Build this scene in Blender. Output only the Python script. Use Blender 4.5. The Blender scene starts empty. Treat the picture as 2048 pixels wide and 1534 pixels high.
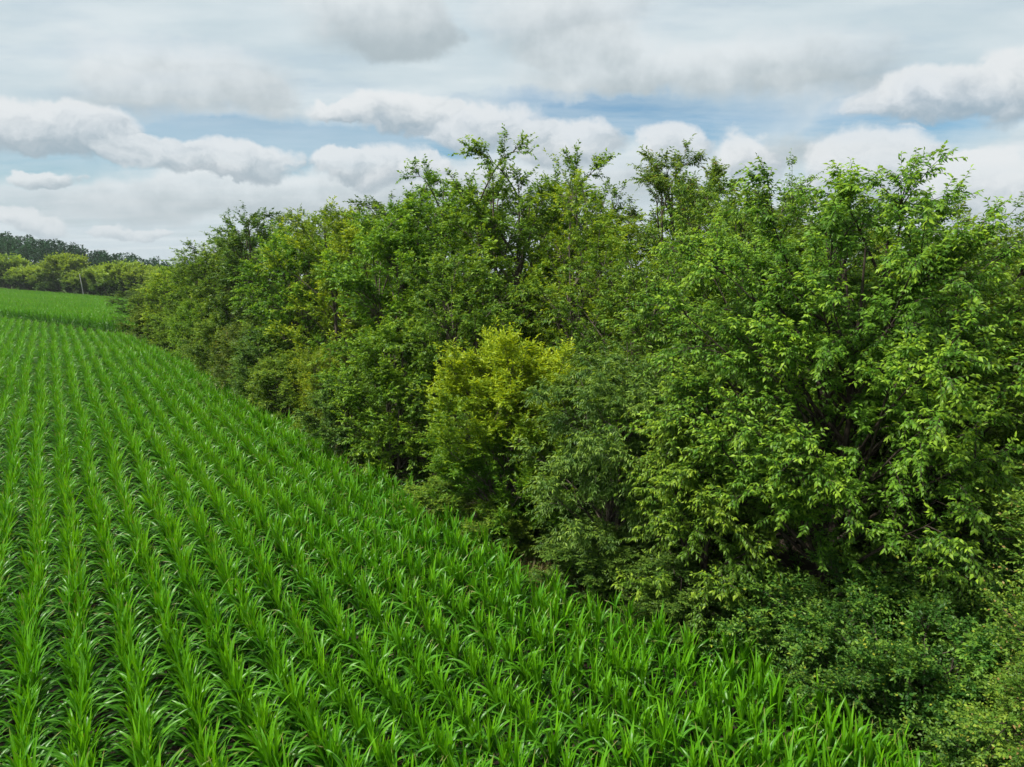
import bpy, math
import numpy as np
from mathutils import Matrix

sc = bpy.context.scene
PI = math.pi
# ------------------------------------------------------------------ camera
CAM_Z = 8.5
PITCH = math.radians(10.65)
cam_d = bpy.data.cameras.new('camera')
cam = bpy.data.objects.new('camera', cam_d)
sc.collection.objects.link(cam)
cam.location = (0, 0, CAM_Z)
cam.rotation_euler = (PI/2 - PITCH, 0, 0)
cam_d.sensor_width = 36.0
cam_d.lens = 36.0*1419/2048
cam_d.clip_start = 0.1
cam_d.clip_end = 6000
sc.camera = cam
# ------------------------------------------------------------------ exposure / renderer
sc.render.engine = 'CYCLES'
sc.view_settings.view_transform = 'Standard'
sc.view_settings.look = 'None'
sc.view_settings.exposure = 0.38
sc.view_settings.gamma = 1.0
sc.view_settings.use_curve_mapping = False
sc.cycles.max_bounces = 6
sc.cycles.diffuse_bounces = 3
sc.cycles.glossy_bounces = 2
sc.cycles.transmission_bounces = 3
sc.cycles.transparent_max_bounces = 4
sc.cycles.use_adaptive_sampling = True
sc.cycles.adaptive_threshold = 0.015
sc.cycles.caustics_reflective = False
sc.cycles.caustics_refractive = False
# ------------------------------------------------------------------ sun
SUN_AZ = math.radians(-112)     # left of the view, a little behind
SUN_EL = math.radians(54)
sl = bpy.data.lights.new('sun', 'SUN')
sl.energy = 5.0
sl.angle = math.radians(4)
sl.color = (1.0, 0.95, 0.86)
sun = bpy.data.objects.new('sun', sl)
sc.collection.objects.link(sun)
sun.rotation_euler = (PI/2 - SUN_EL, 0, PI - SUN_AZ)
sun.location = (0, 0, 60)
# ------------------------------------------------------------------ sky
world = bpy.data.worlds.new('World')
sc.world = world
world.use_nodes = True


class NT:
    """small helper to chain shader nodes"""
    def __init__(self, tree):
        self.t = tree

    def n(self, kind, **kw):
        nd = self.t.nodes.new(kind)
        for k, v in kw.items():
            setattr(nd, k, v)
        return nd

    def put(self, sock, v):
        if isinstance(v, bpy.types.NodeSocket):
            self.t.links.new(v, sock)
        else:
            sock.default_value = v

    def m(self, op, a, b=None, c=None, clamp=False):
        nd = self.n('ShaderNodeMath', operation=op, use_clamp=clamp)
        for i, v in enumerate((a, b, c)):
            if v is not None:
                self.put(nd.inputs[i], v)
        return nd.outputs[0]

    def v(self, op, a, b=None, c=None, scale=None):
        nd = self.n('ShaderNodeVectorMath', operation=op)
        for i, x in enumerate((a, b, c)):
            if x is not None:
                self.put(nd.inputs[i], x)
        if scale is not None:
            self.put(nd.inputs['Scale'], scale)
        return nd.outputs['Value'] if op in ('DOT_PRODUCT', 'LENGTH') else nd.outputs[0]

    def mix(self, f, a, b):
        nd = self.n('ShaderNodeMix', data_type='RGBA')
        self.put(nd.inputs[0], f)
        self.put(nd.inputs[6], a)
        self.put(nd.inputs[7], b)
        return nd.outputs[2]

    def noise(self, vec, scale, detail=4, rough=0.55, out=0):
        nd = self.n('ShaderNodeTexNoise')
        if vec is not None:
            self.put(nd.inputs['Vector'], vec)
        nd.inputs['Scale'].default_value = scale
        nd.inputs['Detail'].default_value = detail
        nd.inputs['Roughness'].default_value = rough
        return nd.outputs[out]

    def rng(self, x, a, b, c=0.0, d=1.0, smooth=True):
        nd = self.n('ShaderNodeMapRange', interpolation_type='SMOOTHSTEP' if smooth else 'LINEAR')
        self.put(nd.inputs[0], x)
        for i, q in enumerate((a, b, c, d)):
            nd.inputs[i+1].default_value = q
        return nd.outputs[0]


CLOUDS = [(-0.583, 0.139, 0.134, 0.037), (-0.511, 0.135, 0.081, 0.041), (-0.436, 0.109, 0.067, 0.028),
          (-0.341, 0.108, 0.074, 0.028), (-0.386, 0.096, 0.042, 0.018), (-0.177, 0.108, 0.074, 0.041),
          (-0.236, 0.107, 0.044, 0.025), (-0.118, 0.106, 0.042, 0.025), (-0.213, 0.179, 0.060, 0.017),
          (-0.149, 0.179, 0.078, 0.030), (-0.043, 0.158, 0.106, 0.037), (0.071, 0.141, 0.078, 0.041),
          (0.204, 0.132, 0.056, 0.039), (0.311, 0.120, 0.063, 0.037), (0.452, 0.096, 0.085, 0.054),
          (0.533, 0.072, 0.070, 0.039), (0.593, 0.056, 0.085, 0.063), (0.498, 0.174, 0.092, 0.034),
          (0.586, 0.170, 0.056, 0.047),
          (-0.585, 0.031, 0.056, 0.020), (-0.490, 0.027, 0.039, 0.010), (-0.443, 0.023, 0.035, 0.010),
          (-0.568, 0.081, 0.028, 0.011)]
SOFT = [(0.148, 0.225, 0.190, 0.060), (0.346, 0.215, 0.170, 0.060), (-0.449, 0.184, 0.120, 0.034), (-0.400, 0.215, 0.16, 0.045),
        (-0.354, 0.180, 0.110, 0.046), (-0.177, 0.290, 0.110, 0.060), (-0.150, 0.285, 0.085, 0.050), (0.063, 0.286, 0.135, 0.060),
        (-0.443, 0.064, 0.240, 0.036), (-0.250, 0.072, 0.230, 0.036), (0.05, 0.09, 0.30, 0.05), (0.40, 0.15, 0.20, 0.05)]
GAPS = [(-0.398, 0.135, 0.24, 0.046), (-0.250, 0.135, 0.22, 0.042), (0.084, 0.178, 0.20, 0.034),
        (0.232, 0.166, 0.24, 0.044), (-0.569, 0.094, 0.13, 0.024), (0.50, 0.15, 0.12, 0.05), (-0.10, 0.150, 0.12, 0.03)]


def build_sky():
    t = world.node_tree
    t.nodes.clear()
    k = NT(t)
    tc = k.n('ShaderNodeTexCoord')
    d = tc.outputs['Generated']
    sep = k.n('ShaderNodeSeparateXYZ')
    k.put(sep.inputs[0], d)
    x, y, z = sep.outputs
    az = k.m('ARCTAN2', x, y)
    el = k.m('ARCSINE', z)
    cm = k.n('ShaderNodeCombineXYZ')
    k.put(cm.inputs[0], az)
    k.put(cm.inputs[1], el)
    ae = cm.outputs[0]
    # a cloud deck seen in perspective: direction cut with a flat layer overhead
    inv = k.m('DIVIDE', 1.0, k.m('ADD', k.m('MAXIMUM', z, 0.0), 0.10))
    deck = k.v('SCALE', d, scale=inv)
    # warps that give the heaps their knobbly outline
    w1 = k.n('ShaderNodeTexNoise')
    k.put(w1.inputs['Vector'], ae)
    w1.inputs['Scale'].default_value = 17
    w1.inputs['Detail'].default_value = 7
    w1.inputs['Roughness'].default_value = 0.58
    wc = k.v('SUBTRACT', w1.outputs['Color'], (0.5, 0.5, 0.5))
    wa = k.v('MULTIPLY_ADD', wc, (0.085, 0.05, 0.0), ae)
    w0 = k.n('ShaderNodeTexNoise')
    k.put(w0.inputs['Vector'], k.v('MULTIPLY', ae, (1, 2.2, 0)))
    w0.inputs['Scale'].default_value = 5.5
    w0.inputs['Detail'].default_value = 3
    wa = k.v('MULTIPLY_ADD', k.v('SUBTRACT', w0.outputs['Color'], (0.5, 0.5, 0.5)), (0.13, 0.035, 0.0), wa)
    wav = k.v('MULTIPLY', wa, (1, 1, 0))
    lump = w1.outputs[0]

    def field(blobs, want_shade):
        W = None
        S = None
        for (a0, e0, ra, re) in blobs:
            q = k.v('MULTIPLY_ADD', wav, (1/ra, 1/re, 0), (-a0/ra, -e0/re, 0))
            r2 = k.v('DOT_PRODUCT', q, q)
            f = k.m('SUBTRACT', 1.0, r2, clamp=True)
            W = f if W is None else k.m('ADD', W, f)
            if want_shade:
                h = k.v('DOT_PRODUCT', q, (-0.25, 1, 0))
                S = k.m('MULTIPLY', f, h) if S is None else k.m('MULTIPLY_ADD', f, h, S)
        return W, S
    W, S = field(CLOUDS, True)
    Ws, Ss = field(SOFT, True)
    Wg, _ = field(GAPS, False)
    # clear air
    skyt = k.n('ShaderNodeTexSky', sky_type='NISHITA')
    skyt.sun_disc = False
    skyt.sun_elevation = SUN_EL
    skyt.sun_rotation = SUN_AZ
    skyt.altitude = 200
    skyt.air_density = 1.0
    skyt.dust_density = 1.2
    skyt.ozone_density = 1.4
    blue = k.v('MULTIPLY', skyt.outputs[0], (0.078, 0.108, 0.119))
    # high thin veil, drawn out in streaks
    st = k.v('MULTIPLY', deck, (0.55, 1.1, 0.6))
    veil_n = k.noise(st, 1.5, 6, 0.6)
    veil_f = k.noise(k.v('MULTIPLY', deck, (0.55, 0.9, 0.6)), 2.2, 5, 0.55)
    veil = k.rng(k.m('ADD', veil_n, k.m('MULTIPLY', k.m('SUBTRACT', veil_f, 0.5), 0.45)), 0.22, 0.52, 0.72, 1.0)
    veil = k.m('SUBTRACT', veil, k.m('MULTIPLY', k.m('MULTIPLY', k.m('MINIMUM', Wg, 1.0), 0.86), k.rng(veil_n, 0.30, 0.62, 1.0, 0.62)), clamp=True)
    veil_c = k.mix(k.rng(veil_f, 0.35, 0.68), (0.58, 0.69, 0.745, 1), (0.72, 0.80, 0.835, 1))
    base = k.mix(veil, blue, veil_c)
    # brighter towards the sun behind the thin layer
    sd = (math.sin(SUN_AZ)*math.cos(SUN_EL), math.cos(SUN_AZ)*math.cos(SUN_EL), math.sin(SUN_EL))
    dotn = k.v('DOT_PRODUCT', d, sd)
    glow = k.rng(dotn, 0.25, 1.0, 0.0, 0.32)
    base = k.mix(glow, base, (1.05, 1.05, 1.03, 1))
    # soft grey rags
    shs = k.m('DIVIDE', Ss, k.m('MAXIMUM', Ws, 0.02))
    soft_c = k.mix(k.rng(k.m('ADD', shs, k.m('MULTIPLY', k.m('SUBTRACT', lump, 0.5), 1.6)), -0.75, 0.65),
                   (0.38, 0.44, 0.47, 1), (0.80, 0.84, 0.86, 1))
    sa = k.m('MULTIPLY', k.rng(Ws, 0.0, 1.0), k.rng(Wg, 0.0, 0.9, 0.66, 0.08))
    base = k.mix(sa, base, soft_c)
    # scattered heaps everywhere else in the sky, from the same deck
    dn = k.noise(deck, 0.9, 7, 0.55)
    far = k.rng(k.m('ABSOLUTE', az), 0.66, 0.80)
    high = k.rng(el, 0.33, 0.45)
    out = k.m('MAXIMUM', far, high)
    ga = k.m('MULTIPLY', k.rng(dn, 0.50, 0.62), out)
    gen_c = k.mix(k.rng(dn, 0.54, 0.76), (0.80, 0.82, 0.83, 1), (0.42, 0.47, 0.50, 1))
    base = k.mix(k.m('MULTIPLY', ga, 0.9), base, gen_c)
    # cumulus heaps
    sh = k.m('DIVIDE', S, k.m('MAXIMUM', W, 0.02))
    w2 = k.noise(k.v('MULTIPLY', wa, (1, 1.3, 0)), 34, 5, 0.6)
    sh = k.m('ADD', sh, k.m('MULTIPLY', k.m('SUBTRACT', w2, 0.5), 1.5))
    sh = k.m('ADD', sh, k.m('MULTIPLY', k.m('SUBTRACT', lump, 0.5), 0.8))
    cum_c = k.mix(k.rng(sh, -0.85, 0.55), (0.36, 0.44, 0.50, 1), (0.84, 0.86, 0.87, 1))
    dens = k.m('ADD', W, k.m('MULTIPLY', k.m('SUBTRACT', w2, 0.5), 0.28))
    low = k.rng(sh, -0.7, 0.2, 0.55, 0.0)
    a_cum = k.rng(k.m('SUBTRACT', dens, k.m('MULTIPLY', low, 0.30)), 0.0, 0.50)
    base = k.mix(k.m('MULTIPLY', a_cum, 0.80), base, cum_c)
    # milky air near the horizon
    hz = k.rng(el, -0.02, 0.11, 0.55, 0.0)
    base = k.mix(hz, base, (0.62, 0.69, 0.73, 1))
    bg = k.n('ShaderNodeBackground')
    k.put(bg.inputs[0], base)
    bg.inputs[1].default_value = 0.76
    o = k.n('ShaderNodeOutputWorld')
    t.links.new(bg.outputs[0], o.inputs[0])


build_sky()
world.cycles.sampling_method = 'MANUAL'
world.cycles.sample_map_resolution = 512

# ------------------------------------------------------------------ terrain
TH = math.radians(32.84)
ST, CT = math.sin(TH), math.cos(TH)          # crop rows run along (-ST, CT); u along, w across


def uw(x, y):
    return -ST*x + CT*y, CT*x + ST*y


def xy(u, w):
    return -ST*u + CT*w, CT*u + ST*w


def sstep(a, b, x):
    t = np.clip((x-a)/(b-a), 0, 1)
    return t*t*(3-2*t)


def past_ditch(x, y):
    u, w = uw(x, y)
    return (u + 2.47*w - 91.8)/2.66


def ground(x, y):
    x = np.asarray(x, float)
    y = np.asarray(y, float)
    s = past_ditch(x, y)
    z = -0.75*sstep(-16, 2, s)
    z = z - 0.8*np.exp(-((s-1.5)/1.2)**2)
    z = z - 4.6*np.clip((s-4)/56.0, 0, 1.0)
    d = np.hypot(x, y)
    az = np.arctan2(x, y)
    ridge = np.interp(az, [-2.2, -0.80, -0.624, -0.56, -0.527, -0.4535, -0.38, 0.5], [0, 8.5, 4.0, 0.5, -4.5, -10.5, -12, -8])
    t = sstep(300, 400, d)
    z = z*(1-t) + ridge*t - 0.05*np.clip(d-480, 0, None)
    z = z + 0.10*np.sin(x*0.11+1.0)*np.sin(y*0.09)*sstep(20, 60, d)
    return z


def gz(x, y):
    return float(ground(x, y))


def link(o):
    sc.collection.objects.link(o)
    return o


def mesh_np(name, V, F, mats, attrs=None, uv=None, smooth=False, fm=None):
    """V (n,3), F (m,k) with equal k"""
    me = bpy.data.meshes.new(name)
    V = np.ascontiguousarray(V, np.float32)
    F = np.ascontiguousarray(F, np.int32)
    m, kk = F.shape
    me.vertices.add(len(V))
    me.vertices.foreach_set('co', V.ravel())
    me.loops.add(m*kk)
    me.loops.foreach_set('vertex_index', F.ravel())
    me.polygons.add(m)
    me.polygons.foreach_set('loop_start', np.arange(0, m*kk, kk, dtype=np.int32))
    me.polygons.foreach_set('loop_total', np.full(m, kk, np.int32))
    for mt in (mats if isinstance(mats, (list, tuple)) else [mats]):
        me.materials.append(mt)
    if fm is not None:
        me.polygons.foreach_set('material_index', np.ascontiguousarray(fm, np.int32))
    if smooth:
        me.polygons.foreach_set('use_smooth', np.ones(m, bool))
    if attrs:
        for an, av in attrs.items():
            a = me.attributes.new(an, 'FLOAT', 'POINT')
            a.data.foreach_set('value', np.ascontiguousarray(av, np.float32))
    if uv is not None:
        ul = me.uv_layers.new(name='UVMap')
        ul.data.foreach_set('uv', np.ascontiguousarray(uv[F.ravel()], np.float32).ravel())
    me.update()
    me.validate()
    return me


def obj(name, me, parent=None, loc=None):
    o = link(bpy.data.objects.new(name, me))
    if parent is not None:
        o.parent = parent
    if loc is not None:
        o.location = loc
    return o


def tag(o, label, cat=None, group=None, kind=None):
    o['label'] = label
    if cat:
        o['category'] = cat
    if group:
        o['group'] = group
    if kind:
        o['kind'] = kind
    return o


def empty(name, loc, rz=0.0, s=1.0):
    o = link(bpy.data.objects.new(name, None))
    o.location = loc
    o.rotation_euler = (0, 0, rz)
    o.scale = (s, s, s)
    o.empty_display_size = 0.3
    return o


# ------------------------------------------------------------------ materials
def mat_base(name):
    m = bpy.data.materials.new(name)
    m.use_nodes = True
    m.node_tree.nodes.clear()
    return m, NT(m.node_tree)


def finish(m, k, shader):
    o = k.n('ShaderNodeOutputMaterial')
    m.node_tree.links.new(shader, o.inputs[0])
    return m


def leaf_mat(name, c_dark, c_light, c_young, trans=0.42, rough=0.42, spec=0.26, odd=None, patch=0.6):
    m, k = mat_base(name)
    g = k.n('ShaderNodeNewGeometry')
    ri = g.outputs['Random Per Island']
    oi = k.n('ShaderNodeObjectInfo')
    pn = k.noise(g.outputs['Position'], patch, 2, 0.5)
    f = k.m('ADD', k.m('MULTIPLY', ri, 0.75), k.m('MULTIPLY', k.m('SUBTRACT', pn, 0.5), 1.3), clamp=True)
    c = k.mix(f, c_dark + (1,), c_light + (1,))
    at = k.n('ShaderNodeAttribute', attribute_name='young')
    yf = k.m('MULTIPLY', at.outputs['Fac'], k.rng(k.m('ADD', k.m('MULTIPLY', ri, 0.5), pn), 0.3, 1.0, 0.15, 1.0))
    c = k.mix(yf, c, c_young + (1,))
    if odd:
        c = k.mix(k.rng(k.m('FRACT', k.m('MULTIPLY', ri, 17.3)), 1-odd[1]-0.01, 1-odd[1]), c, odd[0] + (1,))
    hs = k.n('ShaderNodeHueSaturation')
    k.put(hs.inputs['Hue'], k.m('MULTIPLY_ADD', oi.outputs['Random'], 0.012, 0.494))
    k.put(hs.inputs['Value'], k.m('MULTIPLY_ADD', oi.outputs['Random'], 0.16, 0.92))
    k.put(hs.inputs['Color'], c)
    c = hs.outputs[0]
    p = k.n('ShaderNodeBsdfPrincipled')
    k.put(p.inputs['Base Color'], c)
    p.inputs['Roughness'].default_value = rough
    p.inputs['Specular IOR Level'].default_value = spec
    tr = k.n('ShaderNodeBsdfTranslucent')
    tcol = k.v('MULTIPLY', c, (1.35, 1.15, 0.45))
    k.put(tr.inputs[0], tcol)
    mx = k.n('ShaderNodeMixShader')
    mx.inputs[0].default_value = trans
    m.node_tree.links.new(p.outputs[0], mx.inputs[1])
    m.node_tree.links.new(tr.outputs[0], mx.inputs[2])
    return finish(m, k, mx.outputs[0])


def bark_mat(name, c1, c2):
    m, k = mat_base(name)
    tc = k.n('ShaderNodeTexCoord')
    v = k.v('MULTIPLY', tc.outputs['Object'], (1, 1, 0.22))
    n1 = k.noise(v, 14, 6, 0.65)
    c = k.mix(k.rng(n1, 0.35, 0.65), c1 + (1,), c2 + (1,))
    n2 = k.noise(tc.outputs['Object'], 2.3, 4, 0.6)
    c = k.mix(k.rng(n2, 0.55, 0.75, 0, 0.5), c, (0.10, 0.12, 0.07, 1))
    p = k.n('ShaderNodeBsdfPrincipled')
    k.put(p.inputs['Base Color'], c)
    p.inputs['Roughness'].default_value = 0.9
    p.inputs['Specular IOR Level'].default_value = 0.2
    b = k.n('ShaderNodeBump')
    b.inputs['Strength'].default_value = 0.6
    b.inputs['Distance'].default_value = 0.02
    k.put(b.inputs['Height'], n1)
    k.put(p.inputs['Normal'], b.outputs[0])
    return finish(m, k, p.outputs[0])


def corn_mat(name):
    m, k = mat_base(name)
    g = k.n('ShaderNodeNewGeometry')
    ri = g.outputs['Random Per Island']
    oi = k.n('ShaderNodeObjectInfo')
    uvn = k.n('ShaderNodeUVMap')
    sp = k.n('ShaderNodeSeparateXYZ')
    k.put(sp.inputs[0], uvn.outputs[0])
    ux, uy = sp.outputs[0], sp.outputs[1]
    at = k.n('ShaderNodeAttribute', attribute_name='young')
    yo = at.outputs['Fac']
    pn = k.noise(g.outputs['Position'], 0.12, 3, 0.5)
    f = k.m('ADD', k.m('MULTIPLY', ri, 0.5), k.m('MULTIPLY', oi.outputs['Random'], 0.5))
    f = k.m('ADD', f, k.m('MULTIPLY', k.m('SUBTRACT', pn, 0.5), 1.2), clamp=True)
    c = k.mix(f, (0.012, 0.095, 0.003, 1), (0.032, 0.175, 0.003, 1))
    cy = k.mix(f, (0.070, 0.320, 0.001, 1), (0.190, 0.470, 0.001, 1))
    c = k.mix(yo, c, cy)
    # veins and pale midrib
    st = k.m('SINE', k.m('MULTIPLY', ux, 95.0))
    c = k.mix(k.m('MULTIPLY_ADD', st, 0.06, 0.06), c, (0.12, 0.34, 0.02, 1))
    rib = k.rng(k.m('ABSOLUTE', k.m('SUBTRACT', ux, 0.5)), 0.04, 0.10, 0.85, 0.0)
    c = k.mix(rib, c, (0.17, 0.38, 0.05, 1))
    blot = k.noise(k.v('MULTIPLY', g.outputs['Position'], (1, 1, 0.4)), 9.0, 4, 0.6)
    c = k.mix(k.rng(blot, 0.55, 0.75, 0.0, 0.5), c, (0.09, 0.27, 0.004, 1))
    c = k.mix(k.rng(blot, 0.45, 0.28, 0.0, 0.45), c, (0.022, 0.085, 0.012, 1))
    # a dry tip here and there
    dry = k.m('MULTIPLY', k.rng(uy, 0.82, 1.0), k.rng(k.m('FRACT', k.m('MULTIPLY', ri, 7.7)), 0.72, 0.78))
    c = k.mix(dry, c, (0.30, 0.24, 0.09, 1))
    p = k.n('ShaderNodeBsdfPrincipled')
    k.put(p.inputs['Base Color'], c)
    p.inputs['Roughness'].default_value = 0.36
    p.inputs['Specular IOR Level'].default_value = 0.30
    tr = k.n('ShaderNodeBsdfTranslucent')
    k.put(tr.inputs[0], k.v('MULTIPLY', c, (1.25, 1.1, 0.4)))
    mx = k.n('ShaderNodeMixShader')
    mx.inputs[0].default_value = 0.36
    m.node_tree.links.new(p.outputs[0], mx.inputs[1])
    m.node_tree.links.new(tr.outputs[0], mx.inputs[2])
    return finish(m, k, mx.outputs[0])


def plain_mat(name, c1, c2, scale=3.0, rough=0.85):
    m, k = mat_base(name)
    tc = k.n('ShaderNodeTexCoord')
    n1 = k.noise(tc.outputs['Object'], scale, 6, 0.6)
    p = k.n('ShaderNodeBsdfPrincipled')
    k.put(p.inputs['Base Color'], k.mix(k.rng(n1, 0.3, 0.7), c1 + (1,), c2 + (1,)))
    p.inputs['Roughness'].default_value = rough
    return finish(m, k, p.outputs[0])


def soil_mat():
    m, k = mat_base('soil')
    g = k.n('ShaderNodeNewGeometry')
    P = g.outputs['Position']
    n1 = k.noise(P, 6, 8, 0.7)
    n2 = k.noise(P, 0.5, 4, 0.6)
    n3 = k.noise(P, 35, 4, 0.7)
    c = k.mix(k.rng(n1, 0.3, 0.7), (0.018, 0.013, 0.010, 1), (0.055, 0.042, 0.031, 1))
    c = k.mix(k.rng(n3, 0.55, 0.75, 0, 0.5), c, (0.09, 0.07, 0.05, 1))
    c = k.mix(k.rng(n2, 0.5, 0.7, 0, 0.35), c, (0.05, 0.06, 0.025, 1))
    far = k.rng(k.v('LENGTH', P), 140, 260, 0.0, 0.9)
    c = k.mix(far, c, k.mix(n2, (0.035, 0.075, 0.015, 1), (0.075, 0.120, 0.025, 1)))
    p = k.n('ShaderNodeBsdfPrincipled')
    k.put(p.inputs['Base Color'], c)
    p.inputs['Roughness'].default_value = 0.95
    p.inputs['Specular IOR Level'].default_value = 0.15
    b = k.n('ShaderNodeBump')
    b.inputs['Strength'].default_value = 0.9
    b.inputs['Distance'].default_value = 0.06
    k.put(b.inputs['Height'], n1)
    k.put(p.inputs['Normal'], b.outputs[0])
    return finish(m, k, p.outputs[0])


SOIL = soil_mat()
CORN = corn_mat('corn_leaf')
STALK = plain_mat('corn_stalk', (0.08, 0.17, 0.03), (0.14, 0.24, 0.05), 8)
BARK = bark_mat('bark_grey', (0.045, 0.036, 0.028), (0.15, 0.125, 0.10))
BARK2 = bark_mat('bark_dark', (0.022, 0.017, 0.013), (0.075, 0.058, 0.045))
L_CHERRY = leaf_mat('leaf_cherry', (0.060, 0.160, 0.016), (0.150, 0.320, 0.026), (0.340, 0.510, 0.038))
L_GREEN = leaf_mat('leaf_green', (0.058, 0.150, 0.014), (0.145, 0.305, 0.022), (0.310, 0.490, 0.030))
L_MID = leaf_mat('leaf_mid', (0.058, 0.135, 0.016), (0.155, 0.285, 0.030), (0.310, 0.440, 0.040))
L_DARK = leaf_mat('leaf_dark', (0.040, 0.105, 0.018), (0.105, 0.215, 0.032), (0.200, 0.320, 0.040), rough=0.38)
L_OLIVE = leaf_mat('leaf_olive', (0.056, 0.125, 0.020), (0.140, 0.245, 0.036), (0.260, 0.360, 0.050), odd=((0.27, 0.20, 0.05), 0.015))
L_YELLOW = leaf_mat('leaf_yellow', (0.060, 0.180, 0.016), (0.150, 0.330, 0.020), (0.470, 0.600, 0.028), trans=0.45, patch=0.9)
L_YOLIVE = leaf_mat('leaf_yellow_olive', (0.095, 0.210, 0.016), (0.250, 0.390, 0.022), (0.450, 0.560, 0.030))
L_GREY = leaf_mat('leaf_grey', (0.056, 0.140, 0.024), (0.150, 0.285, 0.044), (0.290, 0.430, 0.055), rough=0.42, spec=0.32)
L_THORN = leaf_mat('leaf_thorn', (0.060, 0.155, 0.020), (0.150, 0.290, 0.034), (0.340, 0.460, 0.050), odd=((0.34, 0.24, 0.08), 0.03), patch=1.5)
L_SHRUB = leaf_mat('leaf_shrub', (0.032, 0.115, 0.018), (0.085, 0.220, 0.036), (0.230, 0.400, 0.045), odd=((0.40, 0.44, 0.05), 0.01), patch=1.0)
L_FARYEL = leaf_mat('leaf_far_yellow', (0.036, 0.110, 0.024), (0.085, 0.190, 0.028), (0.330, 0.480, 0.034), patch=0.2)
L_PINE = leaf_mat('needle_pine', (0.010, 0.042, 0.016), (0.026, 0.076, 0.028), (0.045, 0.115, 0.036), trans=0.1, rough=0.8, spec=0.08, patch=0.05)
GRASS = leaf_mat('grass_blade', (0.040, 0.090, 0.012), (0.100, 0.170, 0.020), (0.290, 0.230, 0.095), patch=0.8)
POLE = plain_mat('pole_concrete', (0.48, 0.47, 0.44), (0.62, 0.61, 0.58), 2)

# ------------------------------------------------------------------ ground sheet


def build_ground():
    a = np.linspace(-1, 1, 231)
    gx = np.sinh(a*5.0)/np.sinh(5.0)*950
    gy = np.sinh(a*5.0)/np.sinh(5.0)*950 + 30
    X, Y = np.meshgrid(gx, gy)
    Z = ground(X, Y)
    n = len(gx)
    V = np.stack([X.ravel(), Y.ravel(), Z.ravel()], 1)
    i = np.arange((n-1)*(n-1))
    r, c = i//(n-1), i % (n-1)
    b = r*n+c
    F = np.stack([b, b+1, b+n+1, b+n], 1)
    o = obj('ground', mesh_np('ground', V, F, SOIL, smooth=True))
    o['kind'] = 'structure'
    o['label'] = 'dark brown soil under the crop rows and the wood'


build_ground()

# ------------------------------------------------------------------ corn
EDGE_U = [-40, 3.95, 7.5, 10.85, 15.8, 23.6, 29.6, 43.2, 56.8, 66.5, 90, 220, 300]
EDGE_W = [11.0, 10.8, 10.4, 9.6, 9.05, 8.7, 8.5, 8.15, 7.3, 6.4, 5.8, 24, 30]
ROW = 0.75
ROW0 = -0.98


def corn_blade(rng, base_h, azim, L, Wd, e0, bend, young, n=9, twist=0.0):
    s = np.linspace(0, 1, n)
    ang = e0 + bend*s**1.6                      # from vertical
    ds = L/(n-1)
    rad = np.concatenate([[0], np.cumsum(np.sin(ang[:-1])*ds)]) + 0.012
    hgt = np.concatenate([[0], np.cumsum(np.cos(ang[:-1])*ds)]) + base_h
    wdt = Wd*np.minimum(0.55+3*s, 1.0)*np.clip(1-s**2.4, 0, 1)**0.8 + 0.002
    swing = rng.normal(0, 0.10)*s**2*L
    cx, sx = math.cos(azim), math.sin(azim)
    C = np.stack([rad*cx - swing*sx, rad*sx + swing*cx, hgt], 1)
    tw = twist*s**1.5
    side0 = np.array([-sx, cx, 0.0])
    nrm = np.stack([-np.cos(ang)*cx, -np.cos(ang)*sx, np.sin(ang)], 1)
    side = side0[None]*np.cos(tw)[:, None] + nrm*np.sin(tw)[:, None]
    nn = nrm*np.cos(tw)[:, None] - side0[None]*np.sin(tw)[:, None]
    ph = rng.uniform(0, 6.28)
    wav = 0.10*np.sin(s*rng.uniform(14, 22)+ph)
    up = 0.24*(1-0.6*s)
    Lf = C + side*wdt[:, None]*0.5 + nn*(wdt*(up+wav))[:, None]
    Rt = C - side*wdt[:, None]*0.5 + nn*(wdt*(up-wav))[:, None]
    V = np.concatenate([Lf, C, Rt])
    uv = np.concatenate([np.stack([np.full(n, q), s], 1) for q in (0.0, 0.5, 1.0)])
    i = np.arange(n-1)
    F = np.concatenate([np.stack([i, i+n, i+n+1, i+1], 1), np.stack([i+n, i+2*n, i+2*n+1, i+n+1], 1)])
    return V, F, uv, np.full(3*n, young)


def corn_stalk(rng, h):
    n = 6
    zs = np.linspace(-0.03, h, n)
    rr = np.linspace(0.014, 0.009, n)
    V, uv = [], []
    for z, r in zip(zs, rr):
        for q in range(6):
            a = q*PI/3
            V.append((r*math.cos(a), r*math.sin(a), z))
            uv.append((0.2, 0.1))
    F = []
    for j in range(n-1):
        for q in range(6):
            F.append((j*6+q, j*6+(q+1) % 6, (j+1)*6+(q+1) % 6, (j+1)*6+q))
    return np.array(V), np.array(F), np.array(uv), np.full(len(V), 0.1)


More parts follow.
